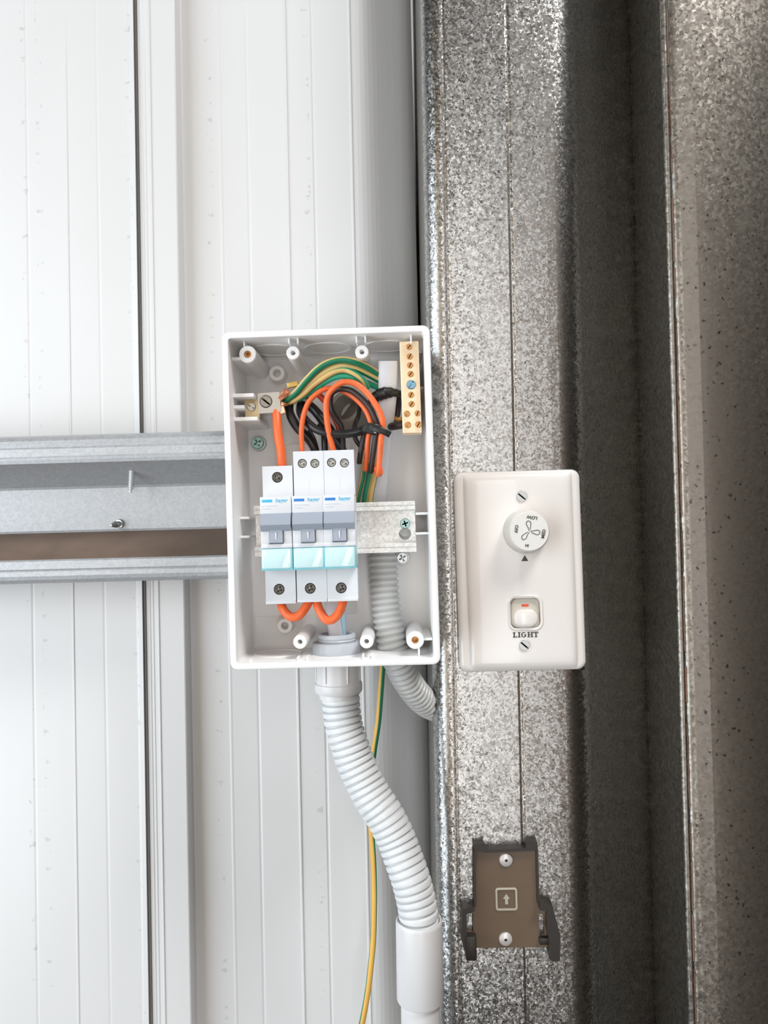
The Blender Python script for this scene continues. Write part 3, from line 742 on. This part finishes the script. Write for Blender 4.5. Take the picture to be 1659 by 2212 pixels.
bm = BM(); slab(bm, C.at(*C.px(632, 830, 452)[:2], -6, 8), -3.4, 3.4, -1.6, 1.6, -2, 0, .5, .4); obj('rear_lug', bm, mat('yellow_brass', (.70, .46, .14), .4, .5), cl)
bm = BM(); random.seed(2)
for q in range(9):
    dx, dy = random.uniform(-5, 5), random.uniform(-4, 4)
    tube(bm, path([(600+dx*.3, 866+dy, 448), (608+dx*.6, 858+dy, 445+dx*.2), (614+dx, 852+dy*.9, 444+dy*.3), (620+dx, 842+dy, 446)]), .55, 8)
for q in range(4):
    tube(bm, path([(607, 868+q*2, 446), (614, 871+q*1.5, 447), (620, 873+q, 450)]), .6, 8)
o = obj('copper_strands', bm, M_COPPER, cl); o['label'] = 'bare copper strands'

# ------------------------------------------------------------------ round conduit mouth through the back of the box
def corr(pitch, r, depth, groove=.28):
    def f(s):
        ph = (s % pitch)/pitch
        if ph < groove: return r - depth*math.sin(math.pi*ph/groove)
        q = (ph - groove)/(1 - groove); return r + .12*math.sin(math.pi*q)
    return f
def corr_round(pitch, r, depth):
    return lambda s: r - depth*(0.5 - 0.5*math.cos(2*math.pi*s/pitch))**2
bm = BM(); c0 = P(772, 902, 483); c1 = P(757, 885, 466); ax = c1 - c0; L_ = ax.length
pr = [(11.0, -4), (11.0, L_), (10.6, L_+.5), (9.9, L_)]
k = L_
while k > 5.5: pr += [(8.5, k-.5), (9.9, k-1.2)]; k -= 1.6
pr += [(9.0, 4.0), (.1, 3.8)]
lathe(bm, c0, ax + Vector((-4, 0, 3)), pr, 36, c0=False); o = obj('conduit_mouth', bm, mat('taupe_pvc', (.30, .26, .22), .5))
tag(o, 'ribbed grey-brown conduit mouth seen end-on behind the arch of wires', 'conduit')

# ------------------------------------------------------------------ corrugated conduits
bm = BM()
pts = path([(826, 1125, 470), (826, 1190, 469), (829, 1250, 468), (834, 1310, 467), (841, 1360, 466), (849, 1400, 466), (860, 1430, 468), (875, 1462, 474), (896, 1494, 483), (922, 1519, 495), (952, 1531, 510), (990, 1533, 528)])
tube(bm, pts, 9, 28, rfun=corr_round(3.75, 9.1, 1.5), step=.375)
o = obj('corrugated_conduit', bm, M_PVC); tag(o, 'narrower grey corrugated conduit rising inside the box and bending away behind the column', 'conduit')

bm = BM()
cpts = [(736, 1500, 458), (737, 1525, 458), (743, 1569, 457), (754, 1605, 456), (766, 1641, 455), (788, 1689, 453), (807, 1725, 451), (831, 1762, 449), (855, 1810, 447), (873, 1858, 444), (886, 1895, 442), (896, 1932, 441), (903, 1968, 440), (905, 2000, 440)]
tube(bm, path(cpts), 11, 36, rfun=corr(4.15, 11.2, 2.2, .34), step=.26)
o = obj('corrugated_conduit', bm, mat('light_grey_pvc', (.74, .755, .76), .36)); tag(o, 'wider pale corrugated conduit snaking from under the box down to a plain coupling', 'conduit')

# gland through the bottom wall
g0 = P(727, 1395, 458)
gl = thing('conduit_gland', 'grey conduit gland with a lock ring through the bottom of the open box', 'conduit fitting', g0)
dn = (0, 0, -1)
vb = B(0, -HH+3.7, 0).z
cx, cy_ = P(727, 1395, 458).x, 458
nut = []
for i in range(72):
    a = 2*math.pi*i/72; r = 14.3 - (.35 if (i % 6) == 0 else 0); nut.append((r*math.cos(a), r*math.sin(a)))
bm = BM(); zn = vb + .2 - 0.5
loft(bm, [[Vector((cx + x*s, cy_ + y*s, z)) for x, y in nut] for s, z in ((1, zn), (1, zn+6.3), (.96, zn+6.9), (.80, zn+6.9))], c0=False, c1=False); obj('lock_ring', bm, M_PVCG, gl, ang=60)
bm = BM(); lathe(bm, (cx, cy_, zn), (0, 0, 1), [(11.4, 0), (11.4, 6.5), (10.9, 7.2), (11.5, 8), (10.9, 8.8), (11.5, 9.6), (11.4, 11.4), (11.0, 11.8), (9.4, 11.8), (9.1, 11.2), (9.1, 2), (.1, 2)], 40, c0=False); obj('threaded_spigot', bm, M_PVCG, gl)
za = P(730, 1440, 458).z + 12; zb_ = P(730, 1488, 458-13).z; zc = P(731, 1505, 458-13).z; cxa = P(731, 1475, 458).x
bm = BM(); lathe(bm, (cxa, cy_, 0), (0, 0, 1), [(13.3, za), (13.3, zb_+1.6), (13.4, zb_+1.3), (14.1, zb_+1.0), (14.2, zb_), (14.1, zc+1.0), (13.5, zc), (11.6, zc), (11.4, zc-3.5), (11.0, zc-3.7)], 40, c0=False)
ad = obj('adaptor_socket', bm, M_PVCW, gl)
bm = BM()
for a in (-118, -62, -20, -160):
    a = math.radians(a); f = None
    p = Vector((cxa + 13.6*math.cos(a), cy_ + 13.6*math.sin(a), 0))
    tube(bm, [Vector((p.x, p.y, za-4)), Vector((p.x, p.y, (za+zb_)/2)), Vector((p.x, p.y, zb_+2))], .45, 8, step=4)
obj('grip_rib', bm, M_PVCW, ad)

# coupling and rigid pipe
top = P(905, 1985, 440); bot = P(908, 2158, 440)
cp = thing('pipe_coupling', 'plain pale grey pipe coupling joining the corrugated conduit to a straight pipe at the bottom', 'conduit fitting', bot)
ax = Vector((bot.x - top.x, 0, bot.z - top.z)); L_ = ax.length
bm = BM(); lathe(bm, top, ax, [(11.3, 10), (11.5, .6), (11.9, 0), (12.7, 0), (13.1, .5), (13.2, 2), (13.3, L_-.8), (12.9, L_), (10.9, L_)], 44, c0=False, c1=False); obj('coupling_body', bm, M_PVCW, cp)
bm = BM(); lathe(bm, top, ax, [(11.0, L_-12), (11.15, L_+70)], 40); o = obj('rigid_pipe', bm, M_PVCW); tag(o, 'straight pale grey pipe leaving the coupling at the bottom edge of the photo', 'pipe')

# loose earth wire hanging behind the conduit
bm = BM(); tube(bm, path([(832, 1380, 500), (829, 1420, 505), (826, 1450, 508), (822, 1500, 510), (817, 1560, 512), (808, 1620, 513), (801, 1680, 514), (799, 1740, 514), (802, 1795, 514), (806, 1850, 513), (808, 1910, 512), (808, 1964, 510), (806, 2030, 508), (800, 2095, 505), (794, 2144, 503), (783, 2205, 500), (770, 2260, 498)]), 1.95, 20, mif=stripes((1, 1, 0, 0, 1, 1, 1, 0, 0, 1)), twist=.006)
o = obj('earth_wire', bm, [M_GRN, M_YEL2]); tag(o, 'long green and yellow earth wire hanging loose under the box behind the corrugated conduit', 'wire')

# ------------------------------------------------------------------ switch plate
SW = Frame(P(1123.5, 1233, 474), 0.4)
sp = thing('wall_switch_plate', 'ivory wall plate with a round fan dial above one light switch', 'switch plate', SW(0, 0, -8))
hw, hh = 38.8, 61.6
bm = BM()
L = [(1.2, -8, 4.5), (.2, -6, 5.2), (0, -2.5, 5.2), (.5, -.6, 5), (1.6, .3, 4.2), (3.2, .7, 3.2)]
loft(bm, [[SW(u, v, w) for u, v in rrect(hw - i, hh - i, r, 6)] for i, w, r in L]); obj('base_plate', bm, M_PLATE, sp, ang=60)
# face panel: long edges stepped in, gently crowned
pw, ph = hw - 5.2, hh - 1.6
SWF = 3.9
RU, RV, _ = SW.px(1135, 1324, 474 - SWF)
def ease(a): return math.copysign(1 - (1-abs(a))**1.6, a)
us = sorted([pw*ease(-1 + 2*i/24) for i in range(25) if abs(pw*ease(-1 + 2*i/24) - RU) > 9.6] + [RU-9.0, RU-4.5, RU, RU+4.5, RU+9.0])
vs_ = sorted([ph*ease(-1 + 2*i/30) for i in range(31) if abs(ph*ease(-1 + 2*i/30) - RV) > 9.6] + [RV-9.0, RV-4.5, RV, RV+4.5, RV+9.0])
bm = BM(); grid = []
for v in vs_:
    row = []
    for u in us:
        a2, b2 = u/pw, v/ph
        pinch = 1 - .035*(1 - b2)*.5*(abs(a2)**6)*(1 if a2 < 0 else .2)
        wz = 2.4*(1 - abs(a2)**26)*(1 - abs(b2)**30) + .9*(1 - a2*a2) + .3*(1 - b2*b2) + .3
        row.append(bm.verts.new(SW(u*pinch, v, wz)))
    grid.append(row)
for j in range(len(vs_)-1):
    for i in range(len(us)-1):
        if abs((us[i]+us[i+1])/2 - RU) < 9 and abs((vs_[j]+vs_[j+1])/2 - RV) < 9: continue
        face(bm, (grid[j][i], grid[j][i+1], grid[j+1][i+1], grid[j+1][i]))
obj('face_panel', bm, M_PLATE, sp, ang=80)
SWF = 3.9                                   # height of the crowned face above the frame origin
def sat(px, py, w=SWF): u, v, _ = SW.px(px, py, 474 - w); return SW.at(u, v, w)
for px, py in ((1127, 1073), (1133, 1394)):
    f = sat(px, py, 3.6)
    bm = BM(); loft(bm, [[f(u, v, w) for u, v in circ(r, 28)] for r, w in ((4.5, -.6), (4.5, .12), (4.2, .25), (3.8, .1), (3.7, -.6))], False, False); obj('screw_recess', bm, M_PLATE, sp)
    obj('plate_screw', screw_bm(f, 3.55, -.6, .75, 'slot', -.72), M_STEEL, sp)
# dial
f = sat(1135, 1147.5, 3.6)
bm = BM(); lathe(bm, f(0, 0, -.6), FWD, [(13.9, 0), (13.7, 1.2), (12.3, 13.0), (12.0, 14.2), (11.3, 14.9), (.1, 15.1)], 48, c0=False, c1=False)
kn = obj('fan_dial', bm, M_KNOB, sp)
K = f.at(0, 0, 14.5, -12)
bm = BM()
for body, rot, r in (('HI', 0, 8.6), ('MED', 90, 8.4), ('LOW', 180, 8.4), ('OFF', 270, 8.0)):
    g = K.at(r*math.sin(math.radians(rot)), -r*math.cos(math.radians(rot)), 0, rot)
    text_bm(bm, g, body, 2.7 if body != 'HI' else 2.2, .05, .1, bold=.07)
obj('dial_lettering', bm, M_INK, kn, smooth=False)['label'] = 'printed OFF, HI, MED and LOW around the dial'
bm = BM()
for a in (102, -2, -128):
    a = math.radians(a); ca, sa = math.cos(a), math.sin(a)
    pts = [(.3, .3), (2.2, .75), (4.4, 1.75), (5.9, 1.3), (6.1, .1), (5.2, -.9), (3.2, -.8), (.9, -.3)]
    tube(bm, [K(x*ca - y*sa, x*sa + y*ca, .05) for x, y in pts], .2, 6, step=.5)
obj('fan_symbol', bm, M_INK, kn)['label'] = 'three-bladed fan outline'
f = sat(1133.5, 1206, SWF); bm = BM(); prism(bm, f, [(-2.1, -1.7), (2.1, -1.7), (0, 2.0)], -.4, .14); obj('pointer_triangle', bm, M_INK, sp, smooth=False)
# rocker
f = sat(1135, 1324, SWF)
bm = BM(); loft(bm, [[f(u, v, w) for u, v in rrect(a, a*1.02, r, 8)] for a, r, w in ((10.9, 5.2, -1), (10.7, 5.1, .15), (10.1, 4.8, .5), (9.3, 4.5, .3), (8.95, 4.3, -2.6))], False, False)
obj('switch_bezel', bm, M_PLATE, sp)
bm = BM()
def rk(u, v): return -1.9 + (1.7 - v)*.10 + 0.2
loops = []
for a, dz in ((8.8, -2), (8.8, -.5), (8.5, 0), (7.8, .25), (5.0, .3), (1.0, .3)):
    loops.append([f(u, v, rk(u, v) + dz) for u, v in rrect(a, a*1.02, min(4.2, a*.7), 8)])
loft(bm, loops); rkr = obj('rocker', bm, mat('rocker_ivory', (.62, .58, .50), .3), sp)
bm = BM(); loops = []
for a, dz in ((8.2, 0), (8.1, 1.2), (7.6, 2.0), (6.6, 2.5), (4.0, 2.9), (1.0, 3.0)):
    loops.append([f(u, v, rk(u, v) + dz - .1) for u, v in rrect(a*.93, a*.68, a*.66, 8, 0.1, -3.3)])
loft(bm, loops); obj('rocker_pad', bm, M_PLATE, rkr)
g = f.at(.1, 4.4, rk(0, 4.4)+.3); bm = BM(); prism(bm, g, [(-2.4, 0), (-1.7, .75), (1.9, .75), (2.4, 0), (1.9, -.75), (-1.7, -.75)], -.3, .25); obj('red_mark', bm, M_RED, rkr, smooth=False)
# LIGHT, in slab-serif capitals
f = sat(1135, 1371, SWF); bm = BM(); X0 = -7.75
def bar_(x0, x1, y0, y1): prism(bm, f, [(X0+x0, y0), (X0+x1, y0), (X0+x1, y1), (X0+x0, y1)], -.4, .12)
def ser(x, w, y): bar_(x-w/2, x+w/2, y, y+.38)
hL = 1.55
bar_(.55, 1.35, -hL, hL); ser(.95, 1.7, -hL); ser(.95, 1.7, hL-.38); bar_(1.3, 2.6, -hL, -hL+.38); bar_(2.25, 2.6, -hL, -.5)
bar_(3.6, 4.4, -hL, hL); ser(4.0, 1.7, -hL); ser(4.0, 1.7, hL-.38)
def arcpoly(cx, r0, r1, sy, a0, a1, n=14):
    o_ = [(X0+cx+r1*math.cos(math.radians(a0+(a1-a0)*i/n)), sy*r1*math.sin(math.radians(a0+(a1-a0)*i/n))) for i in range(n+1)]
    i_ = [(X0+cx+r0*math.cos(math.radians(a0+(a1-a0)*i/n)), sy*(r0+.25)*math.sin(math.radians(a0+(a1-a0)*i/n))) for i in range(n+1)]
    for a, b, c_, d in zip(o_, o_[1:], i_[1:], i_): prism(bm, f, [a, b, c_, d], -.4, .12)
arcpoly(6.7, .85, 1.55, 1.02, 42, 318); bar_(7.35, 8.05, -1.2, .05); bar_(6.9, 8.3, -.15, .2)
bar_(9.3, 10.05, -hL, hL); bar_(11.3, 12.05, -hL, hL); bar_(10, 11.4, -.2, .2)
for x in (9.67, 11.67):
    ser(x, 1.5, -hL); ser(x, 1.5, hL-.38)
bar_(13.75, 14.5, -hL, hL); ser(14.12, 1.6, -hL); bar_(12.7, 15.55, hL-.42, hL); bar_(12.7, 13.0, .55, hL); bar_(15.25, 15.55, .55, hL)
obj('light_lettering', bm, M_INK, sp, smooth=False)['label'] = 'LIGHT printed in black serif capitals'

# ------------------------------------------------------------------ brown bracket
BK = 479.0
K2 = Frame(P(1094, 1940, BK), 0.2)
br = thing('wall_bracket', 'brown plastic holder bracket with an up arrow, screwed to the column below the switch plate', 'bracket', K2(0, 0, -3))
def kp(x, y, D=BK): u, v, _ = K2.px(x, y, D); return (u, v)
outer = [kp(*q) for q in [(1024, 1836), (1159, 1830), (1163, 1944), (1184, 1948), (1190, 1975), (1190, 2046), (1028, 2048), (1028, 2018), (1000, 2018), (999, 1958), (1024, 1954)]]
sl1 = [kp(*q) for q in [(1008, 1974), (1022, 1973), (1022, 2012), (1009, 2013)]]
sl2 = [kp(*q) for q in [(1164, 1974), (1177, 1976), (1176, 2019), (1166, 2021)]]
bm = BM(); holed(bm, K2, outer[::-1], [(sl1, None), (sl2, None)], 0, -3); obj('back_plate', bm, M_BROWN, br, ang=30)
bm = BM(); q0 = kp(1026, 1836); q1 = kp(1158, 1829)
prism(bm, K2, [kp(*q) for q in [(1022, 1819), (1044, 1818), (1049, 1831), (1134, 1828), (1134, 1813), (1159, 1815), (1160, 1833), (1048, 1838), (1030, 1834), (1024, 1840)]][::-1], -3, 3.0); obj('top_lip', bm, M_DKBR, br, smooth=False)
for nm, poly, h in (('side_wall', [(1022, 1836), (1027, 1836), (1028, 1954), (1023, 1955)], 2.2), ('side_wall', [(1156, 1833), (1161, 1833), (1164, 1946), (1159, 1948)], 2.2)):
    bm = BM(); prism(bm, K2, [kp(*q) for q in poly][::-1], -3, h); obj(nm, bm, M_DKBR, br, smooth=False)
bm = BM(); prism(bm, K2, [kp(*q) for q in [(1184, 1944), (1190, 1948), (1207, 2012), (1206, 2064), (1202, 2067), (1188, 2067), (1184, 2062), (1182, 2020), (1178, 2000), (1178, 1960), (1163, 1958), (1162, 1944)]][::-1], -3, 5.0); obj('hook_arm', bm, M_DKBR, br, ang=50)
bm = BM(); slab(bm, K2, kp(1163, 2010)[0], kp(1186, 2010)[0], kp(1180, 2036)[1], kp(1180, 2021)[1], -3, 3, .8, .5); obj('hook_root', bm, M_DKBR, br)
a = kp(1005, 2066); b = kp(1027, 2014); bm = BM(); slab(bm, K2, a[0], b[0], a[1], b[1], -3, 5.2, .9, .6); obj('hook_arm', bm, M_DKBR, br)
bm = BM(); prism(bm, K2, [kp(*q) for q in [(997, 1956), (1024, 1953), (1024, 1961), (1007, 1968), (1007, 2044), (1001, 2044), (995, 2020)]][::-1], -3, 4.2); obj('hook_side', bm, M_DKBR, br, ang=50)
for px, py in ((1093, 1857), (1092, 2028)):
    u, v = kp(px, py); bm = BM(); lathe(bm, K2(u, v, 0), FWD, [(4.15, -.3), (4.15, .5), (3.8, 1.0), (2.2, 1.5), (1.0, 1.6), (.85, 1.3), (.8, .2)], 28); o = obj('bracket_screw', bm, [M_ALU, M_HOLE], br)
    bm = BM(); lathe(bm, K2(u, v, .9), FWD, [(.9, 0), (.9, .55), (.1, .5)], 14); obj('screw_socket', bm, M_HOLE, o)
u, v = kp(1094, 1942); f = K2.at(u, v, 0); bm = BM()
loft(bm, [[f(a, b, w) for a, b in rrect(h_, h_*1.04, r, 6)] for h_, r, w in ((6.7, 1.7, -.3), (6.7, 1.7, .45), (6.5, 1.6, .6), (5.7, 1.0, .6), (5.5, .8, .45), (5.5, .8, -.3))], False, False); obj('square_outline', bm, M_CREAM, br)
bm = BM(); prism(bm, f, [(-.9, -3.1), (.9, -3.1), (.9, .2), (2.1, .2), (0, 3.2), (-2.1, .2), (-.9, .2)], -.3, .4); obj('arrow_mark', bm, M_CREAM, br, smooth=False)['label'] = 'cream arrow pointing up'

for o in bpy.data.objects:
    if o.name not in ('camera',) and o.type == 'MESH' and o.parent is not None:
        for k in ('category',):
            if k in o: del o[k]
